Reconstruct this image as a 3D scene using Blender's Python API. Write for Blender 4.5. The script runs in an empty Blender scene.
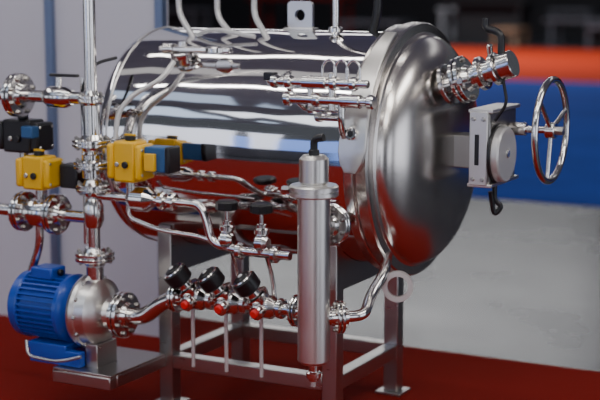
import bpy, bmesh, math, random
from mathutils import Vector, Matrix
random.seed(4)
V=Vector
FL=-0.11   # floor level
# ---------------------------------------------------------------- materials
def mat(name,col,rough=.5,metal=0,noise=None,bump=0,bscale=8,rvar=0,emit=0,coat=0,stretch=(1,1,1),cvar=0,spec=.5):
    m=bpy.data.materials.new(name); m.use_nodes=True; nt=m.node_tree; b=nt.nodes['Principled BSDF']
    b.inputs['Base Color'].default_value=(*col,1); b.inputs['Roughness'].default_value=rough; b.inputs['Metallic'].default_value=metal
    b.inputs['Coat Weight'].default_value=coat; b.inputs['Specular IOR Level'].default_value=spec
    if emit:
        b.inputs['Emission Color'].default_value=(*col,1); b.inputs['Emission Strength'].default_value=emit
    tc=nt.nodes.new('ShaderNodeTexCoord'); mp=nt.nodes.new('ShaderNodeMapping'); mp.inputs['Scale'].default_value=stretch
    nt.links.new(tc.outputs['Object'],mp.inputs['Vector'])
    n=nt.nodes.new('ShaderNodeTexNoise'); n.inputs['Scale'].default_value=bscale; n.inputs['Detail'].default_value=4 if not metal else 1
    nt.links.new(mp.outputs[0],n.inputs['Vector'])
    if bump:
        bp=nt.nodes.new('ShaderNodeBump'); bp.inputs['Strength'].default_value=bump; bp.inputs['Distance'].default_value=.02
        nt.links.new(n.outputs['Fac'],bp.inputs['Height']); nt.links.new(bp.outputs[0],b.inputs['Normal'])
    if rvar:
        r=nt.nodes.new('ShaderNodeMapRange'); r.inputs['To Min'].default_value=max(0,rough-rvar); r.inputs['To Max'].default_value=rough+rvar
        nt.links.new(n.outputs['Fac'],r.inputs['Value']); nt.links.new(r.outputs[0],b.inputs['Roughness'])
    if cvar:
        mx=nt.nodes.new('ShaderNodeMix'); mx.data_type='RGBA'
        mx.inputs['A'].default_value=(*[c*(1-cvar) for c in col],1); mx.inputs['B'].default_value=(*[min(1,c*(1+cvar)) for c in col],1)
        nt.links.new(n.outputs['Fac'],mx.inputs['Factor']); nt.links.new(mx.outputs['Result'],b.inputs['Base Color'])
    return m
M=dict(
 mirror=mat('polished_stainless',(.76,.75,.75),.06,1,bump=.6,bscale=1.9,stretch=(1.3,1,1),rvar=.02),
 brushed=mat('brushed_stainless',(.70,.665,.63),.24,1,bscale=3,rvar=.03,stretch=(1,1,1)),
 steel=mat('pipe_stainless',(.74,.72,.70),.15,1,bscale=10,rvar=.04),
 satin=mat('satin_stainless',(.76,.74,.71),.33,1,bscale=12,rvar=.05),
 frame=mat('frame_stainless',(.50,.48,.46),.30,1,bscale=8,rvar=.06,stretch=(1,1,4)),
 dsteel=mat('dark_cast_steel',(.33,.32,.31),.35,1,bscale=12,rvar=.05),
 bolt=mat('bolt_steel',(.5,.49,.48),.3,1,bscale=20,rvar=.05),
 cable=mat('light_hose',(.62,.61,.60),.35,.5,bscale=20,rvar=.05),
 black=mat('black_plastic',(.008,.008,.010),.35,0,bscale=60,rvar=.08),
 yellow=mat('yellow_paint',(.80,.45,.003),.38,0,bscale=30,rvar=.05,coat=.2),
 blue=mat('blue_paint',(.005,.06,.40),.35,0,bscale=30,rvar=.06,coat=.3),
 dblue=mat('dark_blue_plastic',(.02,.09,.24),.4,0,bscale=30,rvar=.05),
 red=mat('red_plastic',(.70,.015,.015),.35,0,bscale=30,rvar=.05),
 white=mat('white_plastic',(.75,.75,.75),.4,0,bscale=30,rvar=.05),
 wall=mat('booth_panel',(.60,.60,.68),.5,0,bscale=2,cvar=.04),
 post=mat('aluminium_post',(.16,.21,.34),.35,.6,bscale=9,rvar=.05),
 carpet=mat('red_carpet',(.20,.010,.006),.95,0,bscale=200,bump=.5,cvar=.6,spec=.1),
 carpet2=mat('far_red_carpet',(.50,.045,.015),.95,0,bscale=60,cvar=.2,spec=.1),
 bluec=mat('blue_carpet',(.028,.085,.46),.95,0,bscale=1.2,cvar=.25,spec=.1),
 concrete=mat('polished_concrete',(.048,.051,.062),.26,0,bscale=.9,rvar=.1,cvar=.5,spec=.25),
 dark=mat('dark_booth',(.018,.017,.022),.7,0,bscale=3,cvar=.3),
 dark2=mat('grey_counter',(.09,.095,.12),.6,0,bscale=3,cvar=.3),
 tan=mat('wood_counter',(.36,.24,.15),.6,0,bscale=3,cvar=.3),
 pale=mat('pale_booth',(.62,.64,.7),.6,0,bscale=3,cvar=.08),
 fillglow=mat('glowing_fill_panel',(.80,.84,.95),.5,0,emit=1.5,bscale=3),  # emission added as unseen fill to brighten the vertical steel
 bluefill=mat('glowing_blue_fill',(.22,.38,.95),.5,0,emit=1.0,bscale=3),  # blue glowing panel, added out of view for the shell's reflections
 ceil=mat('glowing_ceiling',(.26,.25,.30),.8,0,emit=.13,bscale=1,cvar=.3),  # emission stands in for light falling on the ceiling
)
# ---------------------------------------------------------------- helpers
col=bpy.context.collection
def grp(name,loc=(0,0,0)):
    e=bpy.data.objects.new(name,None); e.empty_display_size=.05; col.objects.link(e); return e
def fin(bm,name,m,par=None,ang=35,bev=0):
    me=bpy.data.meshes.new(name); bmesh.ops.recalc_face_normals(bm,faces=bm.faces[:]); bm.to_mesh(me); bm.free()
    me.materials.append(M[m])
    for p in me.polygons: p.use_smooth=True
    me.set_sharp_from_angle(angle=math.radians(ang))
    o=bpy.data.objects.new(name,me); col.objects.link(o)
    if par: o.parent=par
    if bev:
        b=o.modifiers.new('bev','BEVEL'); b.width=bev; b.segments=2; b.limit_method='ANGLE'; b.angle_limit=math.radians(40)
    return o
def frame_of(axis):
    a=V(axis).normalized(); h=V((0,0,1)) if abs(a.z)<.9 else V((0,1,0))
    u=a.cross(h).normalized(); return u,a.cross(u).normalized(),a
def rev_bm(bm,prof,o,axis,seg=32):
    """revolve profile [(t,r)] about axis through o"""
    o=V(o); u,v,a=frame_of(axis); rings=[]
    for t,r in prof:
        if r<1e-5: rings.append([bm.verts.new(o+a*t)])
        else: rings.append([bm.verts.new(o+a*t+(u*math.cos(2*math.pi*i/seg)+v*math.sin(2*math.pi*i/seg))*r) for i in range(seg)])
    for A,B in zip(rings,rings[1:]):
        for i in range(seg):
            j=(i+1)%seg
            if len(A)==1 and len(B)==1: continue
            if len(A)==1: bm.faces.new((A[0],B[i],B[j]))
            elif len(B)==1: bm.faces.new((A[i],A[j],B[0]))
            else: bm.faces.new((A[i],A[j],B[j],B[i]))
def rev(prof,o,axis,name,m,par=None,seg=32,ang=30):
    bm=bmesh.new(); rev_bm(bm,prof,o,axis,seg); return fin(bm,name,m,par,ang)
def cprof(t0,t1,r,b=.003):
    b=min(b,r*.4,(t1-t0)*.4)
    return [(t0,0),(t0,r-b),(t0+b,r),(t1-b,r),(t1,r-b),(t1,0)]
def cyl(p1,p2,r,name,m,par=None,seg=28,b=.003):
    p1,p2=V(p1),V(p2); return rev(cprof(0,(p2-p1).length,r,b),p1,p2-p1,name,m,par,seg)
def box(c,s,name,m,par=None,bev=.004,rot=None):
    bm=bmesh.new(); bmesh.ops.create_cube(bm,size=1)
    for v in bm.verts:
        q=V((v.co.x*s[0],v.co.y*s[1],v.co.z*s[2]))
        if rot: q=rot@q
        v.co=q+V(c)
    return fin(bm,name,m,par,bev=bev)
def fillet(pts,rad):
    pts=[V(p) for p in pts]; out=[pts[0]]
    for a,b,c in zip(pts,pts[1:],pts[2:]):
        d1=(a-b); d2=(c-b); l=min(rad,d1.length*.49,d2.length*.49)
        s=b+d1.normalized()*l; e=b+d2.normalized()*l
        for i in range(7):
            t=i/6; out.append(s*(1-t)**2+b*2*t*(1-t)+e*t*t)
    out.append(pts[-1]); return out
def tube(pts,r,name,m,par=None,rad=.06,seg=14,cyclic=False,raw=False):
    P=[V(p) for p in pts] if raw else fillet(pts,rad)
    n=len(P); bm=bmesh.new(); rings=[]; pu=None
    for i,p in enumerate(P):
        if cyclic: t=(P[(i+1)%n]-P[i-1]).normalized()
        else: t=(P[min(i+1,n-1)]-P[max(i-1,0)]).normalized()
        if pu is None: pu,_,_=frame_of(t)
        u=(pu-t*pu.dot(t)).normalized(); w=t.cross(u); pu=u
        rings.append([bm.verts.new(p+(u*math.cos(2*math.pi*k/seg)+w*math.sin(2*math.pi*k/seg))*r) for k in range(seg)])
    rng=range(n if cyclic else n-1)
    for i in rng:
        A=rings[i];B=rings[(i+1)%n]
        for k in range(seg): bm.faces.new((A[k],A[(k+1)%seg],B[(k+1)%seg],B[k]))
    if not cyclic:
        bm.faces.new(rings[0]); bm.faces.new(rings[-1])
    return fin(bm,name,m,par,50)
def ring_pts(c,axis,r,n=40):
    u,v,a=frame_of(axis); c=V(c)
    return [c+(u*math.cos(2*math.pi*i/n)+v*math.sin(2*math.pi*i/n))*r for i in range(n)]
def flange(c,axis,r,th,name,par,bolts=8,pair=True,m='steel',hub=.5):
    """bolted pipe flange (pair of discs with bolts and hubs)"""
    c=V(c); u,v,a=frame_of(axis); bm=bmesh.new(); g=.004
    if pair:
        for s in (-1,1):
            rev_bm(bm,[(g*.5,0),(g*.5,r-.003),(g*.5+.003,r),(th-.003,r),(th,r-.003),(th,r*(hub+.1)),(th+.018,r*hub),(th+.02,0)],c,a*s,32)
        rev_bm(bm,cprof(-g,g,r*.75),c,a,28)
    else:
        rev_bm(bm,cprof(-th/2,th/2,r),c,a,32)
    o=fin(bm,name,m,par,30)
    bm=bmesh.new(); L=(th+.012) if pair else th/2+.01
    for i in range(bolts):
        an=2*math.pi*(i+.5)/bolts; q=c+(u*math.cos(an)+v*math.sin(an))*r*.8
        rev_bm(bm,cprof(-L,L,r*.055,.001),q,a,8)
        for s in (-1,1): rev_bm(bm,cprof(L-.012,L-.002,r*.11,.002),q,a*s,6)
    fin(bm,name+'_bolts','dsteel',par,30)
    return o
def clamp(c,axis,r,name,par,m='steel'):
    """sanitary tri-clamp"""
    rev([(-.014,0),(-.014,r*.8),(-.008,r),(.008,r),(.014,r*.8),(.014,0)],c,axis,name,m,par,28)
def ring_plate(c,axis,outer,ri,th,name,m,par=None):
    """plate with round hole; outer = function(angle)->radius"""
    u,v,a=frame_of(axis); c=V(c); bm=bmesh.new(); n=48; R=[]
    for s in (-1,1):
        R.append([bm.verts.new(c+a*s*th/2+(u*math.cos(2*math.pi*i/n)+v*math.sin(2*math.pi*i/n))*outer(2*math.pi*i/n)) for i in range(n)])
        R.append([bm.verts.new(c+a*s*th/2+(u*math.cos(2*math.pi*i/n)+v*math.sin(2*math.pi*i/n))*ri) for i in range(n)])
    for A,B in ((R[0],R[1]),(R[2],R[3]),(R[0],R[2]),(R[1],R[3])):
        for i in range(n): j=(i+1)%n; bm.faces.new((A[i],A[j],B[j],B[i]))
    return fin(bm,name,m,par)
X=V((1,0,0)); Y=V((0,1,0)); Z=V((0,0,1))
# ---------------------------------------------------------------- room
def slab(x0,x1,y0,y1,z,name,m,th=.1):
    return box(((x0+x1)/2,(y0+y1)/2,z-th/2),(x1-x0,y1-y0,th),name,m,bev=0)
slab(-60,30,-14,60,FL-.012,'floor','concrete')
slab(-9,1.25,-5.0,1.05,FL,'red_carpet','carpet',.012)
slab(-45,20,5.85,19.3,FL,'blue_carpet','bluec',.012)
slab(-60,25,19.3,31,FL,'far_red_carpet','carpet2',.012)
box((-5.1,.65,1.19),(7.0,.06,2.6),'wall_back','wall',bev=0)
w=grp('booth_wall_posts')
for x in (-2.28,-3.5,-1.6):
    box((x,.61,1.19),(.045,.05,2.6),'post','post',w,bev=.004)
# far hall
box((-15,42,3),(70,.3,7),'wall_far','dark',bev=0)
g=grp('exhibition_counters')
for i,(x,y,sx,sz,m) in enumerate([(-9,33,2.2,.75,'dark2'),(-12.3,34,2.6,1.2,'dark'),(-15.5,33,2,.6,'dark2'),(-6.2,32,1.6,.9,'tan'),(-19,35,3.5,1.3,'carpet'),(-22.5,33,2,.9,'dark2'),(-10.9,32,.7,.5,'tan'),(-26,34,3,1.5,'pale'),(-13.9,36,1.2,.95,'pale'),(-7.6,37,1.1,1.1,'dark2'),(-10.3,36,1.3,.95,'dark2'),(-8.3,32,.6,.6,'dark2')]):
    box((x,y,FL+sz-.04),(sx,1.2,.08),'counter_top_%d'%i,m,g,0)
    for s in (-1,1):
        for t in (-1,1): box((x+s*sx*.42,y+t*.45,FL+sz/2-.04),(.09,.09,sz-.08),'counter_leg',m,g,0)
    if i%2: box((x,y+.2,FL+sz/2-.05),(sx*.75,.7,sz-.1),'counter_body_%d'%i,'dark',g,0)
# booths behind the photographer (seen mirrored in the vessel); the glowing panels are added fill
g=grp('opposite_booth')
for i,(x0,x1,z1,m) in enumerate([(-16,-11.5,3.2,'fillglow'),(-11.3,-10.2,2.4,'dblue'),(-10,-7.6,2.9,'fillglow'),(-7.5,-6.7,2.1,'dark'),(-6.6,-4.9,3.3,'fillglow'),(-4.8,-3.4,2.6,'bluefill'),(-3.3,-1.9,2.8,'fillglow'),(-1.8,-1.0,2.6,'dark'),(-.9,3.5,3,'fillglow')]):
    box(((x0+x1)/2,-8.2,z1/2+FL),(x1-x0,.15,z1),'booth_panel_%d'%i,m,g,0)
# dark display machines standing in front of the opposite booth
for i,(x,y_,sx,sz) in enumerate([(-8.6,-7.2,1.2,1.5),(-5.9,-7.0,.7,1.7),(-2.4,-7.1,.5,1.75),(-3.9,-7.0,1.3,1.1),(.6,-7.2,1.4,1.3)]):
    box((x,y_,FL+sz/2),(sx,.5,sz),'display_stand_%d'%i,'dark2',g,.05)
g=grp('side_fill_panels')  # unseen bright and dark panels added to shape light on the dished door
for i,(y0,y1,z1,m) in enumerate([(-6,-3.6,2.8,'fillglow'),(-3.4,-2.4,2.4,'dark'),(-2.2,1.2,3,'fillglow'),(2.2,5.5,2.6,'dark2')]):
    box((6.6,(y0+y1)/2,z1/2+FL),(.15,y1-y0,z1),'side_panel_%d'%i,m,g,0)
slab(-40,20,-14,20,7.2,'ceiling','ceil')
g=grp('overhead_softboxes')  # unseen area lamps added overhead, laid out for the shell's reflections
def lamp(x,y,z,sx,sy,st,i,c=(1,.97,.93),rz=0):
    l=bpy.data.lights.new('lamp_%d'%i,'AREA'); l.shape='RECTANGLE'; l.size=sx; l.size_y=sy; l.energy=st*sx*sy*math.pi
    o=bpy.data.objects.new('lamp_%d'%i,l); o.location=(x,y,z); o.rotation_euler=(0,0,math.radians(rz)); col.objects.link(o); o.parent=g; l.color=c
i=0   # number after the sizes = panel radiance
for L in [(-6.2,-6.4,4.6,2.6,2.2,1.4,(.62,.77,1)),(-3.0,-6.6,4.6,2.6,2.4,2.2,(.85,.92,1),12),(-.2,-5.6,4.6,1.6,1.6,4.5,(1,.97,.93)),(2.6,-5.4,4.6,2.6,1.8,6.5,(1,.97,.93)),
    (-4.4,-3.6,4.6,2.4,1.1,.9,(.60,.76,1),-14),(-1.6,-3.5,4.6,1.8,1.1,1.4,(.80,.89,1),10),(1.9,-2.8,4.6,2.4,.9,11,(1,.96,.9)),
    (-2,-1.1,4.6,5,.5,.5,(1,.97,.93)),(-2.6,-2.3,4.6,3,.14,24,(1,.97,.93),6),(-.4,-1.8,4.6,1.6,.12,24,(1,.97,.93),-8),
    (-1.5,.35,4.6,4,.20,11,(1,.96,.92),3),(3.8,-.2,4.6,1.2,2.8,10,(1,.96,.92)),(-9,10,6.5,10,2,3.0,(1,1,1)),(2,9,6.5,6,2,1.5,(1,1,1)),(-12,25,6.5,12,3,11,(1,1,1)),(-5.5,-1,4.6,.6,3,9,(1,.97,.93))]:
    lamp(*L[:6],i,L[6],L[7] if len(L)>7 else 0); i+=1
# ---------------------------------------------------------------- pressure vessel
ves=grp('pressure_vessel'); ZC=1.02; RT=.475
prof=[(-1.33,0)]
for k in range(1,13):
    a=math.pi/2*k/12; prof.append((-1.17-.16*math.cos(a),RT*math.sin(a)))
prof+=[(-1.0,RT),(-.8,RT),(-.6,RT),(-.4,RT),(-.2,RT),(-.04,RT),(-.04,0)]
bm=bmesh.new(); rev_bm(bm,prof,(0,0,ZC),X,160); fin(bm,'shell','mirror',ves,20)
for x in (-1.16,):
    rev([(x-.006,RT),(x-.004,RT+.003),(x+.004,RT+.003),(x+.006,RT)],(0,0,ZC),X,'weld_seam','satin',ves,120)
rev([(-.05,.47),(-.05,.497),(-.044,.503),(-.012,.503),(-.006,.497),(-.006,.485),(.004,.485),(.004,.508),(.012,.514),(.052,.514),(.060,.508),(.066,.47)],(0,0,ZC),X,'locking_ring','brushed',ves,140,25)
pr=[(.055,.478),(.066,.474)]
for k in range(0,19):
    a=math.pi/2*k/18; r=.462*math.cos(a)**.92 if k<18 else 0
    pr.append((.072+.155*math.sin(a),max(r,0)))
rev(pr,(0,0,ZC),X,'dished_door','brushed',ves,140,40)
bm=bmesh.new(); R0,R1=.516,.534; rows=[]
for k in range(17):
    th=math.radians(-4+k*4.3); f=k/16
    e=math.sqrt(max(0,1-((.18-f)/.18)**2)) if f<.18 else 1
    mid=.004+.022*f; hw_=(.058-.034*f)*max(e,.35)
    xa=mid-hw_-.012*(1-f); xb=mid+hw_
    for_row=[]
    for r in (R0,R1):
        for x in (xa,xb):
            for_row.append(bm.verts.new((x,-r*math.cos(th),ZC+r*math.sin(th))))
    rows.append(for_row)
for A,B in zip(rows,rows[1:]):
    for a,b in ((0,1),(1,3),(3,2),(2,0)): bm.faces.new((A[a],A[b],B[b],B[a]))
bm.faces.new([rows[0][i] for i in (0,1,3,2)]); bm.faces.new([rows[-1][i] for i in (0,1,3,2)])
fin(bm,'saddle_plate','satin',ves,bev=.004)
th=math.radians(12)
d=V((0,-math.cos(th),math.sin(th))); cyl(V((.0,0,ZC))+d*.53,V((.0,0,ZC))+d*.548,.024,'plate_boss','steel',ves)
cyl(V((.0,0,ZC))+d*.54,V((.0,0,ZC))+d*.551,.012,'plate_hole','black',ves)
def sq(h): return lambda a: min(h/max(abs(math.cos(a)),1e-6),h/max(abs(math.sin(a)),1e-6),h*1.28)
ring_plate((-.493,0,1.555),Y,sq(.058),.024,.018,'lifting_lug','satin',ves)
box((-.493,0,1.497),(.14,.06,.012),'lug_pad','satin',ves)
# door nozzle
a0=V((.17,-.10,1.28)); a1=V((.475,-.12,1.385)); dn=(a1-a0).normalized()
cyl(a0,a1,.042,'door_nozzle','steel',ves)
rev(cprof(-.02,.0,.082),a0+dn*.06,dn,'nozzle_collar','steel',ves)
flange(a0+dn*.115,dn,.092,.020,'nozzle_flange',ves,6)
clamp(a0+dn*.20,dn,.066,'nozzle_clamp',ves); clamp(a0+dn*.26,dn,.064,'nozzle_clamp_2',ves)
cyl(a0+dn*.28,a0+dn*.335,.052,'nozzle_cap','steel',ves)
cyl(a0+dn*.24,a0+dn*.24+V((0,-.03,.10)),.011,'nozzle_stub','steel',ves)
cyl(a0+dn*.165+V((0,-.07,-.01)),a0+dn*.165+V((0,-.16,-.01)),.014,'clamp_wing_bolt','steel',ves)
cyl(a0+dn*.13+V((0,-.15,-.01)),a0+dn*.20+V((0,-.15,-.01)),.009,'clamp_wing','bolt',ves)
tube([a0+dn*.28+V((0,0,.04)),a0+dn*.28+V((.0,0,.13)),a0+dn*.24+V((-.03,0,.16)),a0+dn*.23+V((-.02,0,.20))],.014,'black_cable','black',ves,.03)
tube([a0+dn*.28,a0+dn*.29+V((.02,0,-.14)),a0+dn*.26+V((.0,0,-.20))],.006,'black_lead','black',ves,.03)
# door locking box
box((.29,.0,ZC+.01),(.15,.12,.13),'lock_neck','dsteel',ves)
box((.380,.03,ZC+.035),(.035,.30,.28),'lock_housing','dsteel',ves,.008)
box((.36,.03,ZC+.180),(.10,.32,.014),'lock_top_plate','satin',ves,.003)
box((.36,.03,ZC-.110),(.10,.32,.014),'lock_bottom_plate','satin',ves,.003)
box((.355,-.130,ZC+.035),(.075,.012,.29),'lock_cheek','satin',ves,.004)
box((.350,-.137,ZC+.03),(.018,.004,.12),'lock_slot','black',ves,.002)
for zz in (-.085,.15):
    for xx in (.335,.375): cyl((xx,-.135,ZC+zz),(xx,-.145,ZC+zz),.009,'cheek_bolt','bolt',ves,6)
rev([(0,0),(0,.106),(.006,.110),(.030,.110),(.036,.104),(.036,0)],(.402,-.03,ZC+.005),X,'lock_cover','cable',ves,48)
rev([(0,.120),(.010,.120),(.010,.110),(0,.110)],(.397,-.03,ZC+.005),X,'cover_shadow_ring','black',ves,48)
rev(cprof(0,.008,.018),(.436,-.03,ZC+.01),X,'cover_boss','steel',ves)
tube([(.37,.02,ZC-.12),(.37,.02,ZC-.19),(.40,.03,ZC-.21),(.37,.02,ZC-.25),(.36,0,ZC-.15)],.010,'release_cord','black',ves,.03)
# handwheel
hw=grp('handwheel'); hc=V((.57,.10,1.115))
tube(ring_pts(hc,X,.20,48),.0135,'rim','steel',hw,cyclic=True,raw=True,seg=14)
cyl((.40,.10,1.115),(.605,.10,1.115),.014,'shaft','steel',hw)
cyl((.40,.10,1.115),(.47,.10,1.115),.026,'gland','steel',hw)
cyl((.55,.10,1.115),(.59,.10,1.115),.032,'hub','steel',hw)
cyl((.59,.10,1.115),(.62,.10,1.115),.018,'nut','bolt',hw,6)
for k in range(3):
    a=math.radians(20+120*k); e=hc+V((0,math.cos(a),math.sin(a)))*.198
    tube([hc+V((0,math.cos(a),math.sin(a)))*.02,e],.009,'spoke_%d'%k,'steel',hw)
# ---------------------------------------------------------------- support frame
fr=grp('steel_support_frame')
XL,XR,YN=-.972,-.188,.30; lw=.066
def beam(a,b,name,w=lw,h=lw,m='frame'):
    a,b=V(a),V(b); c=(a+b)/2; s=[abs(b[i]-a[i]) for i in range(3)]
    ax=max(range(3),key=lambda i:s[i]); dims=[w,w,h]; dims[ax]=s[ax]
    if ax==2: dims=[w,w,s[2]]
    box(c,dims,name,m,fr,.004)
for n,x in (('left',XL),('right',XR)):
    for k,y in (('near',-YN),('far',YN)):
        beam((x,y,FL+.012),(x,y,ZC-.36),'leg_%s_%s'%(n,k))
        box((x,y,FL+.006),(.12,.12,.012),'foot_%s_%s'%(n,k),'frame',fr,.002)
    beam((x,-YN+.033,.085),(x,YN-.033,.085),'low_cross_'+n,.06,.06)
    bm=bmesh.new(); A=[];B=[]
    for s in (-.03,.03):
        ro=[];lo=[]
        for k in range(21):
            y=-.33+.66*k/20; z=ZC-math.sqrt((RT+.002)**2-y*y); ro.append(bm.verts.new((x+s,y,z))); lo.append(bm.verts.new((x+s,y,ZC-.55)))
        A.append(ro);B.append(lo)
    for k in range(20):
        for P,Q in ((A[0],B[0]),(A[1],B[1]),(A[0],A[1]),(B[0],B[1])): bm.faces.new((P[k],P[k+1],Q[k+1],Q[k]))
    for k in (0,20): bm.faces.new((A[0][k],A[1][k],B[1][k],B[0][k]))
    fin(bm,'saddle_'+n,'frame',fr)
for k,y in (('near',-YN),('far',YN)):
    beam((XL+.033,y,.085),(XR-.033,y,.085),'low_rail_'+k,.06,.06)
# pump platform, cantilevered off the frame
beam((-1.26,-.36,.085),(XL-.033,-.36,.085),'platform_rail_back',.05,.05)
beam((-1.26,-.72,.085),(-.97,-.72,.085),'platform_rail_front',.05,.05)
beam((-.995,-.695,.085),(-.995,-.335,.085),'platform_cross_right',.05,.05)
beam((-1.235,-.695,.085),(-1.235,-.385,.085),'platform_cross_left',.05,.05)
box((-1.115,-.54,.115),(.29,.40,.010),'platform_plate','frame',fr,.002)
# ---------------------------------------------------------------- pump
pu=grp('centrifugal_pump'); PY=-.60; PZ=.342; px=.085
bm=bmesh.new(); rev_bm(bm,cprof(0,.22,.122,.008),(-1.56+px,PY,PZ),X,48)
for k in range(36):
    a=2*math.pi*k/36; u=V((0,math.cos(a),math.sin(a))); w=V((0,-math.sin(a),math.cos(a)))*.0035
    vs=[]
    for x in (-1.54+px,-1.345+px):
        for r in (.115,.139):
            for s in (-1,1): vs.append(bm.verts.new(V((x,PY,PZ))+u*r+w*s))
    for f in ((0,1,3,2),(4,5,7,6),(0,1,5,4),(2,3,7,6),(0,2,6,4),(1,3,7,5)): bm.faces.new([vs[q] for q in f])
fin(bm,'finned_motor_body','blue',pu)
rev([(0,0),(0,.106),(.03,.140),(.065,.143),(.07,.137),(.07,0)],(-1.605+px,PY,PZ),X,'fan_cowl','blue',pu,48)
rev([(0,0),(0,.142),(.02,.145),(.03,.137),(.05,.10),(.06,0)],(-1.345+px,PY,PZ),X,'end_shield','blue',pu,48)
box((-1.45+px,PY-.02,PZ+.148),(.11,.10,.05),'terminal_box','blue',pu,.008)
cyl((-1.395+px,PY-.02,PZ+.150),(-1.375+px,PY-.02,PZ+.150),.014,'cable_gland','black',pu)
box((-1.40+px,PY,PZ-.150),(.2,.22,.03),'motor_foot','blue',pu,.005)
box((-1.36+px,PY-.09,PZ-.188),(.26,.04,.065),'foot_rail_near','blue',pu,.005); box((-1.36+px,PY+.09,PZ-.188),(.26,.04,.065),'foot_rail_far','blue',pu,.005)
rev([(0,0),(0,.085),(.03,.10),(.035,.152),(.05,.157),(.065,.152),(.07,.145),(.11,.138),(.135,.11),(.15,.065),(.19,.045),(.19,0)],(-1.30+px,PY,PZ),X,'volute_casing','satin',pu,56)
bm=bmesh.new()
for k in range(12):
    a=2*math.pi*k/12; rev_bm(bm,cprof(0,.012,.009,.002),V((-1.235+px,PY,PZ))+V((0,math.cos(a),math.sin(a)))*.146,X,6)
fin(bm,'casing_bolts','bolt',pu)
RX=-1.138
tube([(RX,PY,PZ+.09),(RX,PY,PZ+.19)],.036,'discharge_neck','steel',pu)
flange((RX,PY,PZ+.232),Z,.082,.018,'discharge_flange',pu,8)
box((-1.2+px,PY,PZ-.175),(.06,.14,.10),'pump_foot','frame',pu)
flange((-1.085+px,PY,PZ),X,.095,.02,'suction_flange',pu,8)
tube([(-1.47+px,PY-.15,PZ-.12),(-1.45+px,PY-.17,PZ-.18),(-1.3+px,PY-.16,PZ-.19),(-1.2+px,PY-.14,PZ-.16)],.007,'motor_cable','bolt',pu,.05)
# ---------------------------------------------------------------- pipework
pw=grp('stainless_pipework'); y=-.6
tube([(-.985,PY,PZ),(-.90,PY,PZ),(-.80,y,.42),(-.70,y,.45)],.034,'suction_pipe','steel',pw,.07,18)
cyl((-.72,y,.45),(-.16,y,.45),.024,'manifold','steel',pw)
flange((-.735,y,.445),X,.062,.014,'manifold_flange',pw,6)
flange((-.19,y,.45),X,.062,.012,'manifold_end_flange',pw,6)
tube([(RX,y,.60),(RX,y,2.5)],.025,'riser','steel',pw,seg=20)
for z,r in ((.86,.072),(.955,.078),(1.045,.082),(1.225,.055)):
    flange((RX,y,z),Z,r,.015,'riser_flange',pw,8)
cyl((RX,y,.90),(RX,y,1.0),.045,'riser_valve_body','steel',pw)
cyl((RX,y,1.06),(RX,y,1.20),.034,'riser_sleeve','steel',pw)
rev([(-.06,0),(-.06,.03),(-.03,.042),(.03,.042),(.06,.03),(.06,0)],(RX,y,.755),Z,'riser_check_valve','steel',pw)
cyl((-2.3,y,1.225),(RX,y,1.225),.026,'upper_header','steel',pw)
flange((-1.51,y,1.225),X,.092,.02,'upper_header_flange',pw,8)
rev([(-.07,0),(-.07,.03),(-.04,.045),(.04,.045),(.07,.03),(.07,0)],(-1.30,y,1.225),X,'header_valve','steel',pw)
cyl((-1.30,y,1.23),(-1.30,y,1.31),.012,'header_stem','steel',pw)
box((-1.27,y,1.315),(.14,.024,.012),'header_lever','black',pw)
tube([(-1.25,-.5,1.3),(-1.25,-.5,.6)],.014,'thin_riser','steel',pw)
cyl((-2.3,y,.735),(RX,y,.735),.026,'lower_header','steel',pw)
for x in (-1.50,-1.33): flange((x,y,.735),X,.085,.018,'lower_header_flange',pw,8)
rev([(-.07,.045),(-.04,.06),(.04,.06),(.07,.045)],(-1.415,y,.735),X,'ball_body','steel',pw)
tube([(-1.42,y,.71),(-1.42,y,.60),(-1.46,y,.50),(-1.50,y,.42)],.018,'drain_pipe','steel',pw,.05)
cyl((-1.395,y,.74),(-1.395,y,.84),.018,'valve_stem','steel',pw)
rev([(-.06,0),(-.06,.028),(-.03,.05),(.03,.05),(.06,.028),(.06,0)],(-.90,y,.83),X,'branch_ball_body','steel',pw)
cyl((RX,y,.83),(-.70,y,.83),.018,'branch_pipe','steel',pw)
cyl((-.935,y,.84),(-.935,y,.91),.016,'branch_stem','steel',pw)
for x in (-.80,-.75): clamp((x,y,.83),X,.036,'branch_clamp',pw)
tube([(-.72,y,.83),(-.62,y,.83),(-.59,y,.76),(-.57,y,.68),(-.45,y,.66),(-.22,y,.66)],.018,'branch_bend','steel',pw,.05)
tube([(-1.0,y+.05,.80),(-1.0,y+.05,.74),(-.85,y+.05,.70),(-.66,y+.05,.69),(-.58,y+.05,.67)],.010,'bypass_tube','steel',pw,.05)
for i,x in enumerate((-.50,-.345)):
    vz=.745
    cyl((x,y,.66),(x,y,vz+.03),.02,'small_valve_body_%d'%i,'steel',pw)
    rev([(-.03,0),(-.03,.02),(-.015,.034),(.015,.034),(.03,.02),(.03,0)],(x,y,.70),X,'small_valve_ball_%d'%i,'steel',pw)
    clamp((x,y,vz),Z,.03,'small_valve_clamp_%d'%i,pw)
    cyl((x,y,vz),(x,y,.82),.008,'small_valve_stem_%d'%i,'steel',pw)
    rev([(0,0),(0,.03),(.005,.046),(.032,.046),(.040,.036),(.040,0)],(x,y,.815),Z,'small_knob_%d'%i,'black',pw,10)
    clamp((x+.06,y,.66),X,.034,'small_clamp_%d'%i,pw)
    tube([(x+.02,y,.66),(x+.02,y+.05,.55),(x+.03,y+.05,.46)],.009,'sample_tube_%d'%i,'steel',pw,.04)
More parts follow.
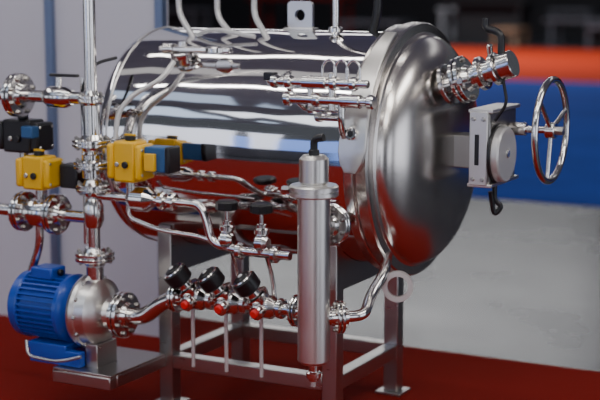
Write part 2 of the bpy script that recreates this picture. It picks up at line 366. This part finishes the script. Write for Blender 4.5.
for i,x in enumerate((-.645,-.490,-.330)):
    c=V((x,y,.45)); d=V((-.080,-.075,.14)).normalized()
    rev([(-.05,0),(-.05,.03),(-.03,.046),(.03,.046),(.05,.03),(.05,0)],c,X,'valve_body_%d'%i,'steel',pw)
    rev([(0,0),(0,.032),(.03,.040),(.05,.050),(.062,.050),(.066,.03),(.095,.026),(.095,0)],c,d,'valve_bonnet_%d'%i,'steel',pw)
    rev([(.086,0),(.086,.040),(.094,.050),(.142,.052),(.148,.047)],c,d,'valve_knob_base_%d'%i,'black',pw,12)
    rev([(.146,0),(.146,.047),(.152,.043),(.153,.034),(.153,0)],c,d,'knob_rim_%d'%i,'steel',pw,32)
    rev([(.150,0),(.150,.035),(.156,.033),(.161,.022),(.162,0)],c,d,'knob_cap_%d'%i,'black',pw,32)
    rev(cprof(.159,.165,.010),c,d,'knob_insert_%d'%i,'white',pw)
    q=V((-.03,-1,-.15)).normalized()
    cyl(c,c+q*.075,.022,'port_%d'%i,'steel',pw); clamp(c+q*.065,q,.03,'port_clamp_%d'%i,pw)
    rev(cprof(.078,.092,.016),c,q,'red_cap_%d'%i,'red',pw,20)
    clamp(c+V((.07,0,0)),X,.04,'valve_clamp_%d'%i,pw)
    tube([c+V((-.03,.02,0)),(x-.03,y+.02,.30),(x-.03,y+.02,.16)],.008,'drain_%d'%i,'cable',pw,.04)
tube([(-.16,y,.45),(-.12,y,.45),(-.12,y,.16)],.010,'drain_end','cable',pw,.05)
# upper right sensor/valve cluster
cl=grp('pneumatic_valve_assembly'); yy=-.57
cyl((-.30,yy,1.322),(.09,yy,1.322),.016,'tube_upper','steel',cl)
cyl((-.245,yy,1.258),(.10,yy,1.258),.018,'tube_lower','steel',cl)
cyl((-.18,yy,1.322),(-.08,yy,1.322),.026,'cylinder_upper','steel',cl)
cyl((-.02,yy,1.258),(.06,yy,1.258),.027,'cylinder_lower','steel',cl)
for x,z in ((-.30,1.322),(-.24,1.322),(-.05,1.322),(.03,1.322),(-.245,1.258),(-.12,1.258),(.10,1.258)): clamp((x,yy,z),X,.028,'clamp',cl)
cyl((-.06,yy,1.36),(-.06,yy,1.22),.014,'tie','steel',cl); cyl((-.15,yy,1.35),(-.15,yy,1.23),.012,'tie_2','steel',cl)
for x in (-.10,-.05,.0):
    tube([(x,yy,1.34),(x,yy,1.39),(x+.03,yy,1.415),(x+.055,yy,1.39),(x+.055,yy,1.33)],.005,'small_loop','steel',cl,.025)
tube([(-.02,yy,1.25),(-.02,yy,1.16),(-.04,yy+.08,1.10),(-.04,-.42,1.10)],.014,'down_tube','steel',cl,.04)
tube([(-.30,yy,1.322),(-.33,yy,1.322),(-.36,yy+.15,1.32),(-.36,-.33,1.34)],.013,'feed_tube','steel',cl,.04)
box((-.32,yy,1.34),(.05,.03,.03),'end_block','black',cl)
# ---------------------------------------------------------------- actuators
def actuator(cx,cy,cz,sx,sz,name,m='yellow',sy=.1):
    a=grp(name)
    box((cx,cy,cz),(sx*.62,sy,sz),'housing',m,a,.01)
    for s in (-1,1): box((cx+s*sx*.40,cy,cz),(sx*.20,sy*1.1,sz*.86),'end_cap',m,a,.012)
    for s in (-1,1):
        for t in (-1,1):
            cyl((cx+s*sx*.49,cy-t*sy*.4,cz+sz*.3),(cx+s*sx*.515,cy-t*sy*.4,cz+sz*.3),.007,'cap_bolt','bolt',a,6)
            cyl((cx+s*sx*.49,cy-t*sy*.4,cz-sz*.3),(cx+s*sx*.515,cy-t*sy*.4,cz-sz*.3),.007,'cap_bolt','bolt',a,6)
    cyl((cx,cy,cz+sz*.5),(cx,cy,cz+sz*.5+.02),.022,'indicator','black',a)
    box((cx,cy,cz+sz*.5+.022),(.05,.012,.008),'indicator_pointer','yellow',a,.002)
    cyl((cx,cy,cz-sz*.5-.05),(cx,cy,cz-sz*.5),.02,'coupling','steel',a)
    cyl((cx+.01,cy-sy*.5,cz-.01),(cx+.01,cy-sy*.5-.012,cz-.01),.014,'port_plug','black',a)
    cyl((cx-.03,cy-sy*.5,cz-.01),(cx-.03,cy-sy*.5-.008,cz-.01),.010,'port_plug_2','bolt',a)
    return a
a1_=actuator(-1.395,y-.02,.91,.175,.14,'valve_actuator')
a2_=actuator(-.935,y-.02,.985,.165,.165,'valve_actuator')
box((-.80,y-.01,1.0),(.10,.08,.10),'solenoid_block','dblue',a2_,.006); box((-.742,y-.01,1.0),(.022,.085,.105),'solenoid_cap','black',a2_,.006)
box((-.815,y-.06,.99),(.05,.02,.07),'solenoid_coil','yellow',a2_,.004)
a3_=actuator(-1.53,y+.05,1.05,.24,.14,'valve_actuator','black')
box((-1.44,y-.02,1.075),(.06,.05,.05),'solenoid_block','dblue',a3_,.006)
box((-1.25,y+.02,.90),(.09,.08,.10),'limit_switch','black',a1_,.008)
# hoses on the shell
tube([(-.88,-.38,1.37),(-.90,-.44,1.30),(-1.0,-.50,1.24),(-1.05,-.54,1.17),(-1.05,-.56,1.06)],.011,'shell_hose','cable',pw,.06)
tube([(-1.2,-.56,1.1),(-1.22,-.56,1.25),(-1.20,-.5,1.36),(-1.15,-.4,1.38)],.007,'air_hose','black',pw,.06)
tn=grp('top_nozzle_piping')
cyl((-.868,-.30,1.33),(-.868,-.33,1.41),.03,'nozzle','steel',tn); clamp((-.868,-.325,1.40),(0,-.35,1),.055,'clamp',tn)
box((-.80,-.34,1.42),(.34,.035,.022),'lever_bar','steel',tn,.006)
clamp((-.70,-.34,1.42),(0,0,1),.045,'clamp_b',tn); cyl((-.95,-.34,1.42),(-.90,-.34,1.42),.024,'handle_boss','steel',tn)
tube([(-.868,-.33,1.42),(-.868,-.33,1.45)],.02,'stub','steel',tn)
tube([(-1.02,-.12,1.9),(-1.02,-.12,1.56),(-.96,-.15,1.50),(-.90,-.17,1.44)],.013,'vent_a','cable',tn,.06)
tube([(-.84,-.1,1.9),(-.84,-.1,1.55),(-.78,-.13,1.50),(-.70,-.16,1.45)],.013,'vent_b','cable',tn,.06)
tube([(-.66,-.1,1.9),(-.66,-.1,1.55),(-.60,-.14,1.50),(-.54,-.18,1.44)],.013,'vent_c','cable',tn,.06)
tube([(-.90,-.17,1.47),(-.80,-.2,1.50),(-.6,-.2,1.47)],.009,'vent_link','cable',tn,.06)
tube([(-.27,-.12,1.9),(-.27,-.12,1.46)],.014,'vent_d','steel',tn); clamp((-.27,-.12,1.50),Z,.03,'clamp_d',tn)
tube([(-.14,0,1.75),(-.14,0,1.56),(-.17,0,1.47)],.018,'black_handle','black',tn,.05)
# ---------------------------------------------------------------- filter housing
fh=grp('cartridge_filter_housing'); fx,fy=-.041,-.75
cyl((fx,fy,.30),(fx,fy,.97),.060,'filter_tube','satin',fh,48,.012)
cyl((fx,fy,.965),(fx,fy,1.075),.054,'filter_head','satin',fh,48,.014)
rev([(-.022,0),(-.022,.084),(-.016,.09),(-.003,.09),(-.003,.08),(.003,.08),(.003,.09),(.016,.09),(.022,.084),(.022,0)],(fx,fy,.945),Z,'clamp_ring','satin',fh,48)
cyl((fx-.09,fy-.02,.945),(fx-.12,fy-.02,.945),.014,'clamp_nut','bolt',fh,6)
cyl((fx,fy,.23),(fx,fy,.30),.018,'drain_stub','steel',fh); clamp((fx,fy,.255),Z,.028,'drain_clamp',fh)
cyl((fx,fy,1.07),(fx,fy,1.095),.02,'top_gland','black',fh)
tube([(fx,fy,1.09),(fx,fy,1.135),(fx+.04,fy,1.14)],.014,'top_hose','black',fh,.03)
flange((fx+.075,fy+.06,.47),V((1,.8,0)),.062,.014,'outlet_flange',fh,6)
cyl((fx,fy,.47),(fx+.07,fy+.056,.47),.03,'outlet_neck','steel',fh)
tube([(fx+.08,fy+.064,.47),(fx+.15,fy+.12,.47),(.08,-.52,.52),(.10,-.44,.59),(.05,-.30,.64)],.021,'outlet_pipe','steel',fh,.06)
cyl((fx,fy,.80),(fx,-.45,.80),.026,'inlet_neck','steel',fh); flange((fx+.0,-.62,.80),Y,.08,.018,'inlet_flange',fh,8)
ring_plate((.14,-.40,.54),V((.35,-1,0)),lambda a:.060,.040,.022,'sight_ring','cable',fh)
# ---------------------------------------------------------------- world / camera
wd=bpy.data.worlds.new('w'); bpy.context.scene.world=wd; wd.use_nodes=True
wd.node_tree.nodes['Background'].inputs[0].default_value=(.55,.6,.7,1); wd.node_tree.nodes['Background'].inputs[1].default_value=.15
F=V((-.4695,.8829,0)); p=math.radians(8.93); fw=F*math.cos(p)+V((0,0,-math.sin(p)))
cam=bpy.data.objects.new('camera',bpy.data.cameras.new('camera')); col.objects.link(cam)
cam.data.lens=84; cam.location=(2.274,-5.211,1.70); cam.rotation_euler=fw.to_track_quat('-Z','Y').to_euler()
cam.data.clip_end=200
cam.data.dof.use_dof=True; cam.data.dof.focus_distance=5.25; cam.data.dof.aperture_fstop=1.5
bpy.context.scene.camera=cam
